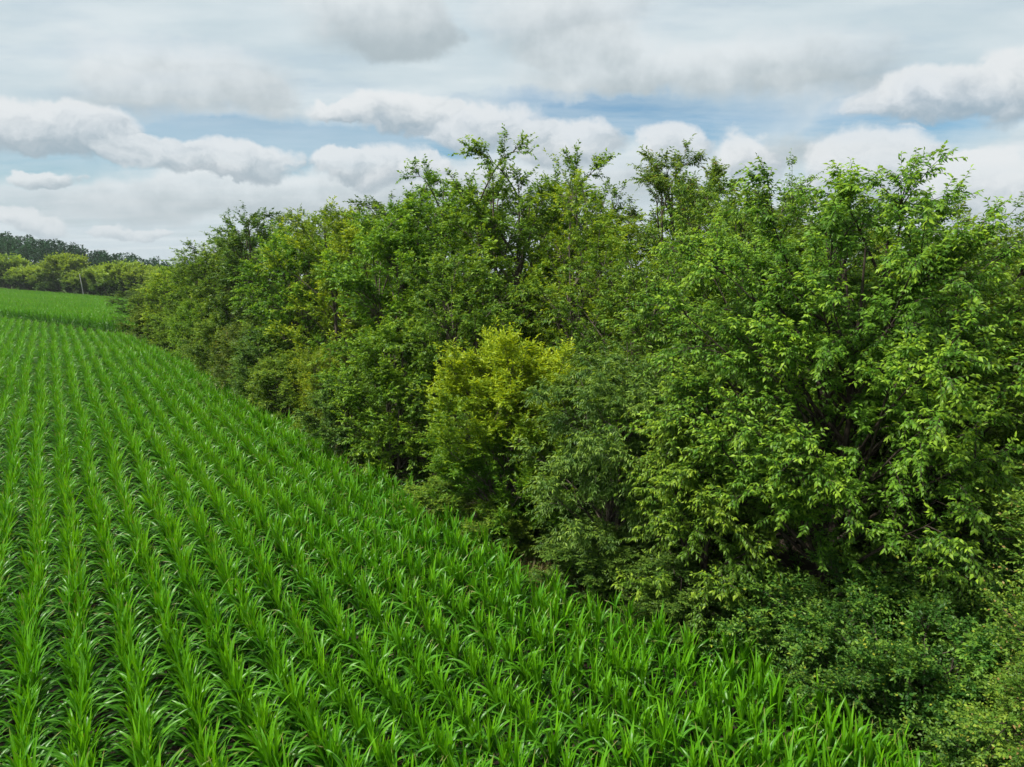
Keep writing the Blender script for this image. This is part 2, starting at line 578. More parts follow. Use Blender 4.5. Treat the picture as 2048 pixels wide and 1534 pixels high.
def corn_parts(seed, n=9, far=False):
    rng = np.random.default_rng(seed)
    parts = []
    h = rng.uniform(0.92, 1.08)
    parts.append(('stalk', corn_stalk(rng, h)))
    side = 0 if rng.random() < .5 else PI
    nl = 7
    for i in range(nl):                          # arching leaves
        t = i/(nl-1)
        az = side + (PI if i % 2 else 0) + rng.normal(0, 0.55)
        bh = 0.18 + t*(h-0.22)
        L = (0.66 + 0.34*math.sin(PI*min(t+0.15, 1)))*rng.uniform(0.96, 1.20)
        e0 = 0.72 - 0.44*t + rng.normal(0, 0.07)
        bend = 1.85 - 0.75*t + rng.normal(0, 0.35)
        parts.append(('leaf', corn_blade(rng, bh, az, L, rng.uniform(0.058, 0.078), e0, bend, 0.05+0.45*t*t, n, rng.normal(0, 0.5))))
    for i in range(6):                           # upright whorl
        az = side + (PI if i % 2 else 0) + rng.normal(0, 1.0)
        L = rng.uniform(0.62, 0.96) - 0.05*i
        parts.append(('leaf', corn_blade(rng, h-0.14+0.03*i, az, L, rng.uniform(0.034, 0.054), rng.uniform(0.06, 0.38)-0.04*i, rng.uniform(0.02, 0.70), 0.60+0.08*i, n, rng.normal(0, 0.6))))
    return parts


def join_parts(parts):
    Vs, Fs, us, ys, o = [], [], [], [], 0
    for _, (V, F, uv, y) in parts:
        Vs.append(V)
        Fs.append(F+o)
        us.append(uv)
        ys.append(y)
        o += len(V)
    return np.concatenate(Vs), np.concatenate(Fs), np.concatenate(us), np.concatenate(ys)


ORD = ['first', 'second', 'third', 'fourth', 'fifth', 'sixth', 'seventh', 'eighth', 'ninth', 'tenth', 'eleventh', 'twelfth',
       'thirteenth', 'fourteenth', 'fifteenth', 'sixteenth', 'seventeenth', 'eighteenth', 'nineteenth', 'twentieth'] + \
      ['twenty-' + q for q in ('first', 'second', 'third', 'fourth', 'fifth', 'sixth', 'seventh', 'eighth', 'ninth')] + ['thirtieth'] + \
      ['thirty-' + q for q in ('first', 'second', 'third', 'fourth', 'fifth', 'sixth', 'seventh', 'eighth', 'ninth')]


def pixel(x, y, z):
    """where a point falls in the 2048 x 1534 photograph"""
    dz = CAM_Z - z
    D = y*np.cos(PITCH) + dz*np.sin(PITCH)
    return 1024+1419*x/D, 767+1419*(dz*np.cos(PITCH)-y*np.sin(PITCH))/D, D


def gn_scatter(name, pts, rz, tilt, tilt2, scl, idx, protos, mats):
    me = bpy.data.meshes.new(name)
    n = len(pts)
    me.vertices.add(n)
    me.vertices.foreach_set('co', np.ascontiguousarray(pts, np.float32).ravel())
    for an, av, ty in (('rz', rz, 'FLOAT'), ('tilt', tilt, 'FLOAT'), ('tilt2', tilt2, 'FLOAT'), ('scl', scl, 'FLOAT')):
        a = me.attributes.new(an, ty, 'POINT')
        a.data.foreach_set('value', np.ascontiguousarray(av, np.float32))
    a = me.attributes.new('idx', 'INT', 'POINT')
    a.data.foreach_set('value', np.ascontiguousarray(idx, np.int32))
    for mt in mats:
        me.materials.append(mt)
    me.update()
    o = obj(name, me)
    ng = bpy.data.node_groups.new(name, 'GeometryNodeTree')
    ng.interface.new_socket('Geometry', in_out='INPUT', socket_type='NodeSocketGeometry')
    ng.interface.new_socket('Geometry', in_out='OUTPUT', socket_type='NodeSocketGeometry')
    N, Lk = ng.nodes, ng.links
    gi, go = N.new('NodeGroupInput'), N.new('NodeGroupOutput')
    jn = N.new('GeometryNodeJoinGeometry')
    for p in reversed(protos):
        oi = N.new('GeometryNodeObjectInfo')
        oi.inputs['Object'].default_value = p
        g2i = N.new('GeometryNodeGeometryToInstance')
        Lk.new(oi.outputs['Geometry'], g2i.inputs[0])
        Lk.new(g2i.outputs[0], jn.inputs[0])
    iop = N.new('GeometryNodeInstanceOnPoints')

    def attr(nm, dt):
        q = N.new('GeometryNodeInputNamedAttribute')
        q.data_type = dt
        q.inputs['Name'].default_value = nm
        return q.outputs['Attribute']
    cx = N.new('ShaderNodeCombineXYZ')
    Lk.new(attr('tilt', 'FLOAT'), cx.inputs[0])
    Lk.new(attr('tilt2', 'FLOAT'), cx.inputs[1])
    Lk.new(attr('rz', 'FLOAT'), cx.inputs[2])
    e2r = N.new('FunctionNodeEulerToRotation')
    Lk.new(cx.outputs[0], e2r.inputs[0])
    iop.inputs['Pick Instance'].default_value = True
    Lk.new(gi.outputs[0], iop.inputs['Points'])
    Lk.new(jn.outputs[0], iop.inputs['Instance'])
    Lk.new(attr('idx', 'INT'), iop.inputs['Instance Index'])
    Lk.new(e2r.outputs[0], iop.inputs['Rotation'])
    Lk.new(attr('scl', 'FLOAT'), iop.inputs['Scale'])
    Lk.new(iop.outputs[0], go.inputs[0])
    md = o.modifiers.new('scatter', 'NODES')
    md.node_group = ng
    return o


def build_corn():
    rng = np.random.default_rng(11)
    NP = 10
    plist = [corn_parts(100+i) for i in range(NP)]
    protos, part_meshes = [], []
    for i, ps in enumerate(plist):
        V, F, uv, y = join_parts(ps)
        protos.append(bpy.data.objects.new('corn_plant_shape', mesh_np('corn_plant_shape', V, F, CORN, {'young': y}, uv, smooth=True)))
        pm = []
        for nm, (V, F, uv, y) in ps:
            pm.append((nm, mesh_np('corn_'+nm, V, F, CORN, {'young': y}, uv, smooth=True)))
        part_meshes.append(pm)
    U, Wv, K = [], [], []
    for k in range(-12, 16):
        w0 = ROW0 + ROW*k
        u = -8.0
        us = []
        while u < 135:
            us.append(u)
            u += rng.uniform(0.105, 0.170)
        us = np.array(us)
        edge = np.interp(us, EDGE_U, EDGE_W) + 0.22*np.sin(us*0.9+0.7) + rng.normal(0, 0.18, len(us))
        x, y = xy(us, w0)
        s = past_ditch(x, y)
        ok = (w0 < edge) & (s < -0.6) & (y > 4.5) & (rng.random(len(us)) > 0.03)
        us = us[ok]
        wig = 0.05*np.sin(us*0.35+k) + rng.normal(0, 0.034, len(us))
        U.append(us)
        Wv.append(w0+wig)
        K.append(np.full(len(us), k))
    U, Wv, K = map(np.concatenate, (U, Wv, K))
    X, Y = xy(U, Wv)
    Z = ground(X, Y)
    px, py, D = pixel(X, Y, Z+1.0)
    keep = (px > -420) & (py < 2300)
    U, Wv, K, X, Y, Z, px, py, D = [q[keep] for q in (U, Wv, K, X, Y, Z, px, py, D)]
    n = len(X)
    rz = TH + rng.normal(0, 0.45, n) + PI*(rng.random(n) < .5)
    tilt = rng.normal(0, 0.09, n)
    tilt2 = rng.normal(0, 0.055, n)
    patch = 0.5+0.5*np.sin(X*0.23+0.4*Y)*np.sin(Y*0.17-0.2*X)
    scl = (0.88 + 0.10*patch)*rng.uniform(0.88, 1.12, n)*np.where(rng.random(n) < 0.03, 0.75, 1.0)
    scl = scl*np.where(np.interp(U, EDGE_U, EDGE_W)-Wv < 0.9, rng.uniform(0.72, 1.0, n), 1.0)
    idx = rng.integers(0, NP, n)
    inside = (px > 25) & (px < 2020) & (py > 0) & (py < 1500)
    cand = np.where(inside)[0]
    cand = cand[np.argsort(D[cand])][:300]
    chosen = np.zeros(n, bool)
    chosen[cand] = True
    rows = sorted(set(K[cand]))
    for ri, kk in enumerate(rows):
        mine = [i for i in cand if K[i] == kk]
        mine.sort(key=lambda i: -py[i])
        for j, i in enumerate(mine):
            r = empty('corn_plant', (X[i], Y[i], Z[i]), rz[i], scl[i])
            r.rotation_euler = (tilt[i], tilt2[i], rz[i])
            tag(r, f'{ORD[j]} corn plant up from the bottom edge, {ORD[ri]} crop row from left', 'corn plant', 'corn plants of the nearest crop rows')
            for nm, me in part_meshes[idx[i]]:
                obj(nm, me, r)
    rest = ~chosen
    o = gn_scatter('corn_crop', np.stack([X, Y, Z], 1)[rest], rz[rest], tilt[rest], tilt2[rest], scl[rest], idx[rest], protos, [CORN])
    tag(o, 'rows of young green corn filling the near field beside the wood', 'corn', kind='stuff')
    # the field beyond the ditch
    lp = [corn_parts(300+i, n=5) for i in range(5)]
    protos2 = []
    for ps in lp:
        V, F, uv, y = join_parts(ps[1:])
        protos2.append(bpy.data.objects.new('far_corn_shape', mesh_np('far_corn_shape', V, F, CORN, {'young': y}, uv, smooth=True)))
    PX = []
    for k in range(-70, 50):
        w0 = ROW*k
        us = np.arange(60, 340, 0.25) + rng.uniform(-0.1, 0.1, len(np.arange(60, 340, 0.25)))
        x, y = xy(us, w0+rng.uniform(-0.36, 0.36, len(us)))
        s = past_ditch(x, y)
        edge = np.interp(us, EDGE_U, EDGE_W)
        az = np.arctan2(x, y)
        tl = treeline_s(x, y)
        ok = (s > 3.6) & (s < tl-2.5) & (w0 < edge+1.5) & (az > -0.72) & (az < -0.36)
        PX.append(np.stack([x[ok], y[ok]], 1))
    PX = np.concatenate(PX)
    m = len(PX)
    Z = ground(PX[:, 0], PX[:, 1])
    o = gn_scatter('far_corn_crop', np.concatenate([PX, Z[:, None]], 1), rng.uniform(0, 6.28, m), rng.normal(0, 0.08, m), rng.normal(0, 0.08, m),
                   rng.uniform(0.95, 1.25, m), rng.integers(0, 5, m), protos2, [CORN])
    tag(o, 'even green corn of the far field sloping up to the pale treeline', 'corn', kind='stuff')
    return n, m


def treeline_s(x, y):
    """metres past the ditch at which the far treeline stands"""
    az = np.arctan2(x, y)
    return np.interp(az, [-0.75, -0.70, -0.624, -0.49, -0.35], [54, 55, 60, 64, 65])


build_corn()

# ------------------------------------------------------------------ trees


def unit(a):
    return a/np.maximum(np.linalg.norm(a, axis=-1, keepdims=True), 1e-9)


def tubes(P, R, sides):
    """P (N,S,3) paths, R (N,S) radii -> verts, quads"""
    N, S, _ = P.shape
    ax = unit(P[:, -1]-P[:, 0])
    ref = np.where(np.abs(ax[:, 2:3]) > 0.9, np.array([[1.0, 0, 0]]), np.array([[0, 0, 1.0]]))
    a = unit(np.cross(ax, ref))
    b = np.cross(ax, a)
    th = np.arange(sides)*2*PI/sides
    ring = a[:, None]*np.cos(th)[None, :, None] + b[:, None]*np.sin(th)[None, :, None]      # N,sides,3
    V = P[:, :, None, :] + ring[:, None]*R[:, :, None, None]
    base = (np.arange(N)*S*sides)[:, None, None]
    j = (np.arange(S-1)*sides)[None, :, None]
    q = np.arange(sides)[None, None, :]
    q2 = (q+1) % sides
    F = np.stack([base+j+q, base+j+q2, base+j+sides+q2, base+j+sides+q], -1)
    return V.reshape(-1, 3), F.reshape(-1, 4)


def leaves(rng, P, D, L, Wd, fold, curve, fine, up_bias=0.55):
    n = len(P)
    D = unit(D)
    up = np.array([[0, 0, 1.0]]) + rng.normal(0, up_bias, (n, 3))
    sd = unit(np.cross(D, up))
    nr = np.cross(sd, D)
    L = L[:, None]
    Wd = Wd[:, None]
    if fine:
        V = np.stack([P,
                      P + D*L*0.38 + sd*Wd*0.5 + nr*L*fold,
                      P + D*L*0.55 + nr*L*curve,
                      P + D*L*0.38 - sd*Wd*0.5 + nr*L*fold,
                      P + D*L - nr*L*curve*0.9], 1)
        t = np.array([[0, 2, 1], [2, 4, 1], [0, 3, 2], [3, 4, 2]])
    else:
        V = np.stack([P,
                      P + D*L*0.42 + sd*Wd*0.5 + nr*L*fold,
                      P + D*L - nr*L*curve,
                      P + D*L*0.42 - sd*Wd*0.5 + nr*L*fold], 1)
        t = np.array([[0, 2, 1], [0, 3, 2]])
    k = V.shape[1]
    F = (np.arange(n)*k)[:, None, None] + t[None]
    return V.reshape(-1, 3), F.reshape(-1, 3), k


def make_tree(seed, H, R, leaf, z0=0.08, stems=2, limbs=26, subs=9, sprigs=10, nleaf=8, L=0.09, W=0.45, droop=0.35, lift=0.25,
              sub_len=None, sprig_len=0.34, fine=False, lean=(0, 0), ragged=0.10, bark=None, qc=0.42, twigs=True, trunk_r=None, inner=0.18,
              squash=1.0, top_boost=0.9, young_top=0.0, pick=0, where=None):
    rng = np.random.default_rng(seed)
    limbs = int(limbs*1.45)
    sprigs = int(sprigs*1.3)
    bark = bark or BARK
    tr = trunk_r or (0.012*H+0.02)
    sub_len = sub_len or 0.10*H+0.12
    # stems
    SP = []
    SN = 9
    for i in range(stems):
        a = 2*PI*i/max(stems, 1) + rng.uniform(0, 1.5)
        off = (0 if stems == 1 else 0.12+0.03*H*rng.uniform(0.3, 1))
        t = np.linspace(0, 1, SN)
        top = np.array([math.cos(a)*off*2.2 + lean[0], math.sin(a)*off*2.2 + lean[1], H*rng.uniform(0.80, 0.92)])
        base = np.array([math.cos(a)*min(off, 0.25)*0.6, math.sin(a)*min(off, 0.25)*0.6, -0.15])
        p = base[None] + (top-base)[None]*np.stack([t**1.2, t**1.2, t], 1)
        p[1:, :2] += np.cumsum(rng.normal(0, 0.012*H/2.5, (SN-1, 2)), 0)
        SP.append(p)
    SP = np.array(SP)
    SR = np.linspace(1, 0.16, SN)[None]*tr*rng.uniform(0.75, 1.0, (stems, 1))
    SR[:, 0] *= 1.35
    tV, tF = tubes(SP, SR, 8)
    # limbs
    q = (np.arange(limbs)+rng.uniform(0, 1, limbs))/limbs
    q = q**(1/(1+top_boost))
    az = np.arange(limbs)*2.39996 + rng.uniform(-0.5, 0.5, limbs)
    rr = R*np.sqrt(np.clip(1-np.where(q > qc, np.clip((q-qc)/(1-qc), 0, 1)**2.1, (qc-q)/(qc*1.25))**2, 0, 1))
    rr = np.maximum(rr*rng.uniform(0.62, 1.16, limbs), 0.10*R)
    zz = H*(z0+(1-z0)*q)*(1+rng.normal(0, ragged*0.5, limbs)*(q > 0.5)) - 0.075*H
    lobes = 1+0.16*np.sin(az*2+seed)+0.10*np.sin(az*3+2.1*seed)
    E = np.stack([np.cos(az)*rr*lobes + lean[0]*q, np.sin(az)*rr*lobes*squash + lean[1]*q, zz], 1)
    elev = np.radians(rng.uniform(25, 50, limbs))
    za = np.clip(zz - rr*np.tan(elev) - 0.12*H*q, 0.10*H*rng.uniform(0.4, 1.0, limbs), 0.86*H)
    si = rng.integers(0, stems, limbs)
    tt = np.clip((za+0.15)/(SP[si, -1, 2]+0.15), 0, 1)*(SN-1)
    i0 = np.clip(tt.astype(int), 0, SN-2)
    fr = (tt-i0)[:, None]
    A = SP[si, i0]*(1-fr) + SP[si, i0+1]*fr
    mid = (A+E)/2 + np.stack([np.cos(az)*rr*0.10, np.sin(az)*rr*0.10, 0.06*H*np.ones(limbs)], 1) + rng.normal(0, 0.05*R, (limbs, 3))
    s = np.linspace(0, 1, 6)[None, :, None]
    LP = A[:, None]*(1-s)**2 + mid[:, None]*2*s*(1-s) + E[:, None]*s**2
    LR = np.linspace(1, 0.18, 6)[None]*(tr*0.42*(1-0.45*q))[:, None]
    lV, lF = tubes(LP, LR, 5)
    # side branches
    n2 = limbs*subs
    li = np.repeat(np.arange(limbs), subs)
    s2 = inner + (1-inner)*rng.uniform(0, 1, n2)**0.78
    s2[::subs] = 0.97
    sv = s2[:, None]
    B = A[li]*(1-sv)**2 + mid[li]*2*sv*(1-sv) + E[li]*sv**2
    T = unit(2*(1-sv)*(mid-A)[li] + 2*sv*(E-mid)[li])
    out = unit(B*np.array([[1, 1, 0.0]]) + 1e-4)
    D2 = unit(T*0.75 + unit(rng.normal(0, 1, (n2, 3)))*0.85 + out*0.25 + np.array([[0, 0, lift]]))
    D2[::subs] = unit(T[::subs] + np.array([[0, 0, lift]]) + rng.normal(0, 0.15, (limbs, 3)))
    l2 = sub_len*rng.uniform(0.55, 1.25, n2)*(1.15-0.3*s2)
    C = B + D2*l2[:, None]*0.55 + np.array([[0, 0, 0.05]])*l2[:, None]
    Fp = B + D2*l2[:, None] + np.array([[0, 0, -droop*0.22]])*l2[:, None]
    low = Fp[:, 2] < 0.15
    Fp[low, 2] = 0.15 + rng.uniform(0, 0.2, low.sum())
    s = np.linspace(0, 1, 4)[None, :, None]
    BP = B[:, None]*(1-s)**2 + C[:, None]*2*s*(1-s) + Fp[:, None]*s**2
    BR = np.linspace(1, 0.25, 4)[None]*np.full((n2, 1), 0.0065+0.0007*H)
    bV, bF = tubes(BP, BR, 3)
    # shoots
    n3 = n2*sprigs
    bi = np.repeat(np.arange(n2), sprigs)
    s3 = rng.uniform(0.12, 1.0, n3)
    s3[::sprigs] = 1.0
    sv = s3[:, None]
    P3 = B[bi]*(1-sv)**2 + C[bi]*2*sv*(1-sv) + Fp[bi]*sv**2
    T3 = unit((1-sv)*(C-B)[bi] + sv*(Fp-C)[bi])
    D3 = unit(T3*0.8 + unit(rng.normal(0, 1, (n3, 3)))*0.8 + np.array([[0, 0, lift*0.8]]))
    D3[::sprigs] = unit(T3[::sprigs] + rng.normal(0, 0.15, (n2, 3)))
    l3 = sprig_len*rng.uniform(0.5, 1.3, n3)
    l3[::sprigs] *= 1.3
    E3 = P3 + D3*l3[:, None] + np.array([[0, 0, -droop*0.3]])*l3[:, None]
    brV, brF = [lV, bV], [lF, bF+len(lV)]
    if twigs and fine:
        wV, wF = tubes(np.stack([P3, E3], 1), np.tile(np.array([[0.004, 0.002]]), (n3, 1)), 3)
        brV.append(wV)
        brF.append(wF+len(lV)+len(bV))
    # leaves
    n4 = n3*nleaf
    gi = np.repeat(np.arange(n3), nleaf)
    k4 = np.tile(np.arange(nleaf), n3)
    s4 = np.clip((k4+rng.uniform(0.2, 0.9, n4))/nleaf, 0, 1)
    P4 = P3[gi] + (E3-P3)[gi]*s4[:, None]
    dirs = unit(D3[gi])
    sdv = unit(np.cross(dirs, np.array([[0, 0, 1.0]]) + rng.normal(0, 0.25, (n4, 3))))
    sgn = np.where(k4 % 2 == 0, 1.0, -1.0)[:, None]
    D4 = dirs*(0.45+0.5*s4[:, None]) + sdv*sgn*0.8 + rng.normal(0, 0.22, (n4, 3)) + np.array([[0, 0, -droop]])
    l4 = L*rng.uniform(0.65, 1.2, n4)
    single = None
    if pick:
        # the leaves that show largest are objects of their own
        wp = P4 + np.array([where])
        Dn = unit(D4)
        view = unit(np.array([[0, 0, CAM_Z]]) - wp)
        face = np.linalg.norm(np.cross(Dn, view), axis=1)
        size = l4*face/np.linalg.norm(np.array([[0, 0, CAM_Z]]) - wp, axis=1)
        outer = np.hypot(P4[:, 0], P4[:, 1]) > 0.45*R
        size = size*outer*((wp @ np.array([0, 1.0, 0])) < where[1])
        best = np.argsort(-size)[:pick]
        single = (P4[best], Dn[best], l4[best])
        keep = np.ones(n4, bool)
        keep[best] = False
        P4, D4, l4, gi, s4 = P4[keep], D4[keep], l4[keep], gi[keep], s4[keep]
        n4 = len(P4)
    V, F, kk = leaves(rng, P4, D4, l4, l4*W*rng.uniform(0.8, 1.15, n4), 0.07, 0.10+0.1*droop, fine)
    hq = np.clip((s2[bi]-0.55)/0.45, 0, 1)[gi]
    young = np.clip((s4-0.35)/0.65, 0, 1)*np.clip(0.25+0.75*hq, 0, 1)
    if young_top:
        young = np.clip(young*(1-young_top) + young_top*np.clip((P4[:, 2]/H-0.45)/0.42 + rng.normal(0, 0.15, n4), 0, 1), 0, 1)
    crown = mesh_np('crown', V, F, leaf, {'young': np.repeat(young, kk)})
    trunk = mesh_np('trunk', tV, tF, bark, smooth=True)
    branch = mesh_np('branches', np.concatenate(brV), np.concatenate(brF), bark, smooth=True)
    return trunk, branch, crown, H, single, W, leaf, 0.10+0.1*droop


def plant(name, meshes, loc, label, cat='tree', group=None, rz=0.0, s=(1, 1, 1)):
    r = empty(name, loc, rz)
    r.scale = s
    tag(r, label, cat, group)
    obj('trunk', meshes[0], r)
    obj('branches', meshes[1], r)
    c = obj('crown', meshes[2], r)
    c['kind'] = 'stuff'
    return r


def tree_at(name, label, x, y, ztop, R, leaf, cat='tree', group=None, seed=1, rz=0.0, **kw):
    g = gz(x, y)
    ms = make_tree(seed, ztop-g, R, leaf, where=(x, y, g), **kw)
    r = plant(name, ms, (x, y, g), label, cat, group, rz)
    if ms[4] is not None:
        crown = [o for o in r.children if o.name.startswith('crown')][0]
        rng = np.random.default_rng(seed+500)
        shapes = []
        for yv in (0.2, 0.5, 0.9):
            V, F, kk = leaves(rng, np.zeros((1, 3)), np.array([[1.0, 0, 0]]), np.ones(1), np.full(1, ms[5]), 0.07, ms[7], True, 0.0)
            shapes.append(mesh_np('leaf', V, F, leaf, {'young': np.full(len(V), yv)}))
        for i, (p, d, l) in enumerate(zip(*ms[4])):
            up = np.array([0, 0, 1.0]) + rng.normal(0, 0.55, 3)
            sd = np.cross(up, d)
            sd /= np.linalg.norm(sd)
            nr = np.cross(d, sd)
            M = np.eye(4)
            M[:3, 0], M[:3, 1], M[:3, 2], M[:3, 3] = d*l, sd*l, nr*l, p
            o = obj('leaf', shapes[i % 3], crown)
            o.matrix_local = Matrix(M.tolist())
    return r, ms


def copy_at(name, label, ms, x, y, ztop, R, R0, cat='tree', group=None, rz=0.0, leaf=None):
    g = gz(x, y)
    sz = (ztop-g)/ms[3]
    sr = R/R0
    r = plant(name, ms, (x, y, g), label, cat, group, rz, (sr, sr, sz))
    if leaf:
        c = [o for o in r.children if o.name.startswith('crown')][0]
        c.material_slots[0].link = 'OBJECT'
        c.material_slots[0].material = leaf
    return r


G1 = 'trees along the edge of the wood'
G2 = 'trees deeper in the wood'
G3 = 'shrubs at the foot of the wood'
NEAR = dict(fine=True, limbs=56, subs=10, sprigs=10, nleaf=11)
# --- nearest trees
tree_at('cherry_tree', 'big bright green tree with long drooping leaves, nearest tall tree at right', 6.44, 13.6, 9.75, 2.95, L_CHERRY,
        group=G1, seed=3, stems=3, L=0.108, W=0.42, droop=0.6, ragged=0.12, inner=0.15, bark=BARK2, z0=0.24, pick=300, **NEAR)
tree_at('broadleaf_tree', 'slim tree with reddish twigs rising behind the right shoulder of the nearest tall tree', 9.6, 15.5, 9.5, 1.9, L_OLIVE,
        group=G1, seed=4, stems=2, limbs=28, subs=8, sprigs=9, nleaf=9, L=0.11, W=0.45, droop=0.4, ragged=0.1)
tree_at('ash_tree', 'ash tree with pale feathery shoots at the right edge of the photo', 12.04, 17.0, 9.3, 2.4, L_GREEN,
        group=G1, seed=5, stems=2, limbs=28, subs=8, sprigs=8, nleaf=12, L=0.11, W=0.33, droop=0.3)
ms_c4 = tree_at('broadleaf_tree', 'dark leafy tree cut by the right edge of the photo above the thorn bush', 10.3, 12.5, 8.2, 2.0, L_MID,
                group=G1, seed=6, stems=2, limbs=26, subs=8, sprigs=8, nleaf=9, L=0.10, W=0.45, droop=0.4)[1]
tree_at('willow_leaved_tree', 'greyish green small tree with narrow drooping leaves beside the yellow-green tree', 2.72, 16.9, 6.2, 1.95, L_GREY,
        group=G1, seed=7, stems=3, L=0.115, W=0.30, droop=0.7, lift=0.1, z0=0.02, fine=False, limbs=44, subs=9, sprigs=10, nleaf=11, ragged=0.1, inner=0.14)
tree_at('box_elder_tree', 'bright yellow-green bushy small tree at the corn edge', -0.22, 18.9, 6.25, 1.9, L_YELLOW,
        group=G1, seed=8, stems=3, L=0.12, W=0.42, droop=0.1, lift=0.45, z0=0.02, limbs=44, subs=9, sprigs=10, nleaf=11, fine=False, ragged=0.12, inner=0.12, young_top=0.7)
ms_f = tree_at('broadleaf_tree', 'broad mid green tree behind the greyish small tree', 4.08, 21.5, 9.2, 2.8, L_MID,
               group=G1, seed=9, stems=3, limbs=34, subs=9, sprigs=9, nleaf=11, L=0.125, W=0.36, droop=0.6, ragged=0.12)[1]
ms_g = tree_at('wild_cherry_tree', 'tallest olive green tree with thin hanging leaves, right of the centre skyline', 6.08, 27, 12.3, 2.5, L_OLIVE,
               group=G2, seed=10, stems=3, limbs=30, subs=8, sprigs=8, nleaf=10, L=0.145, W=0.36, droop=0.5, ragged=0.12, z0=0.05, lift=0.5, sub_len=0.85, inner=0.12)[1]
ms_h = tree_at('broadleaf_tree', 'yellowish olive tree between the two tallest green trees and the tall olive tree', 2.67, 25, 10.6, 2.0, L_YOLIVE,
               group=G2, seed=11, stems=2, limbs=28, subs=8, sprigs=8, nleaf=10, L=0.125, W=0.42, droop=0.3)[1]
ms_i = tree_at('poplar_tree', 'tall green tree with open top standing above the yellow-green small tree', -0.45, 27, 12.5, 2.2, L_GREEN,
               group=G2, seed=12, stems=4, limbs=30, subs=8, sprigs=8, nleaf=8, L=0.14, W=0.55, droop=0.35, ragged=0.07, z0=0.08, lift=0.45, sub_len=0.85, inner=0.12)[1]
copy_at('poplar_tree', 'tall open tree with sky showing through, just left of the tall olive tree', ms_i, 2.6, 29.5, 12.4, 2.0, 2.2, group=G2, rz=2.1)
copy_at('poplar_tree', 'tall green tree forming the left shoulder of the highest group', ms_i, -3.45, 31, 12.0, 2.2, 2.2, group=G2, rz=4.0)
ms_k = tree_at('broadleaf_tree', 'bright green round tree right of the yellowish tree in the wood edge', -4.78, 29, 10.3, 2.4, L_GREEN,
               group=G1, seed=13, stems=3, limbs=34, subs=9, sprigs=8, nleaf=10, L=0.14, W=0.5, droop=0.35)[1]
copy_at('broadleaf_tree', 'dark green tree with bare stems directly behind the yellow-green small tree', ms_k, -1.76, 25, 8.6, 2.0, 2.4, group=G1, rz=1.3, leaf=L_MID)
ms_l = tree_at('broadleaf_tree', 'tall yellowish green tree in the middle of the wood edge', -8.34, 35, 10.3, 2.3, L_YOLIVE,
               group=G1, seed=14, stems=2, limbs=30, subs=8, sprigs=8, nleaf=9, L=0.15, W=0.45, droop=0.2, lift=0.4)[1]
copy_at('broadleaf_tree', 'fresh green tree left of the tall yellowish tree', ms_k, -11.2, 38, 9.6, 2.4, 2.4, group=G1, rz=2.6)
ms_n = tree_at('broadleaf_tree', 'dark round-topped tree where the wood edge drops to the left', -16.19, 45, 10.7, 2.4, L_DARK,
               group=G1, seed=15, stems=3, limbs=34, subs=8, sprigs=7, nleaf=9, L=0.17, W=0.5, droop=0.3)[1]
copy_at('broadleaf_tree', 'olive tree peeping over between the dark round-topped tree and the fresh green tree', ms_n, -15.3, 50, 10.9, 2.0, 2.4, group=G2, rz=1.9, leaf=L_OLIVE)
copy_at('broadleaf_tree', 'mid green tree showing just above the tall yellowish tree', ms_n, -10.5, 47, 10.9, 2.3, 2.4, group=G2, rz=3.3, leaf=L_MID)
copy_at('broadleaf_tree', 'green tree left of the dark round-topped tree, a little lower', ms_n, -21.3, 52, 9.3, 2.3, 2.4, group=G1, rz=0.7, leaf=L_MID)
copy_at('broadleaf_tree', 'lower green tree, fourth from the left end of the wood edge', ms_k, -25.7, 58, 7.9, 2.4, 2.4, group=G1, rz=3.9, leaf=L_GREEN)
copy_at('broadleaf_tree', 'light green tree, third from the left end of the wood edge', ms_n, -30.7, 65, 6.7, 2.3, 2.4, group=G1, rz=5.1, leaf=L_YOLIVE)
copy_at('broadleaf_tree', 'dull green tree, second from the left end of the wood edge', ms_n, -35.5, 71, 5.5, 2.2, 2.4, group=G1, rz=2.2, leaf=L_MID)
copy_at('broadleaf_tree', 'dark bushy tree at the left tip of the wood edge', ms_n, -41.4, 79, 4.2, 2.3, 2.4, group=G1, rz=1.1, leaf=L_DARK)
tree_at('cherry_tree', 'leafy green sapling hanging over the corn, left of the nearest tall tree', 4.15, 14.4, 5.7, 1.35, L_CHERRY,
        group=G1, seed=17, stems=3, L=0.12, W=0.40, droop=0.7, lift=0.1, z0=0.02, fine=True, limbs=26, subs=8, sprigs=9, nleaf=11, bark=BARK2)
tree_at('broadleaf_tree', 'green tree filling the right flank of the nearest tall tree', 8.7, 13.6, 7.9, 2.0, L_GREEN,
        group=G1, seed=18, stems=3, L=0.115, W=0.42, droop=0.6, z0=0.42, fine=False, limbs=30, subs=8, sprigs=9, nleaf=10, bark=BARK2)
# --- second rank, in the shade
copy_at('broadleaf_tree', 'mid green tree between the tall olive tree and the nearest tall tree', ms_f, 7.6, 24, 11.2, 2.5, 2.8, group=G2, rz=3.4)
copy_at('broadleaf_tree', 'shaded tree behind the nearest tall tree, on its left side', ms_f, 6.8, 20, 9.2, 2.6, 2.8, group=G2, rz=1.0, leaf=L_GREEN)
copy_at('broadleaf_tree', 'shaded tree behind the nearest tall tree, on its right side', ms_f, 11.06, 20, 9.3, 2.5, 2.8, group=G2, rz=2.4)
copy_at('broadleaf_tree', 'tree deep in the wood straight behind the nearest tall tree', ms_g, 10.04, 23.5, 9.8, 2.4, 2.0, group=G2, rz=0.6, leaf=L_MID)
copy_at('broadleaf_tree', 'tree in the depth behind the yellowish olive tree', ms_n, 1.8, 34, 11.4, 2.8, 2.4, group=G2, rz=0.3, leaf=L_MID)
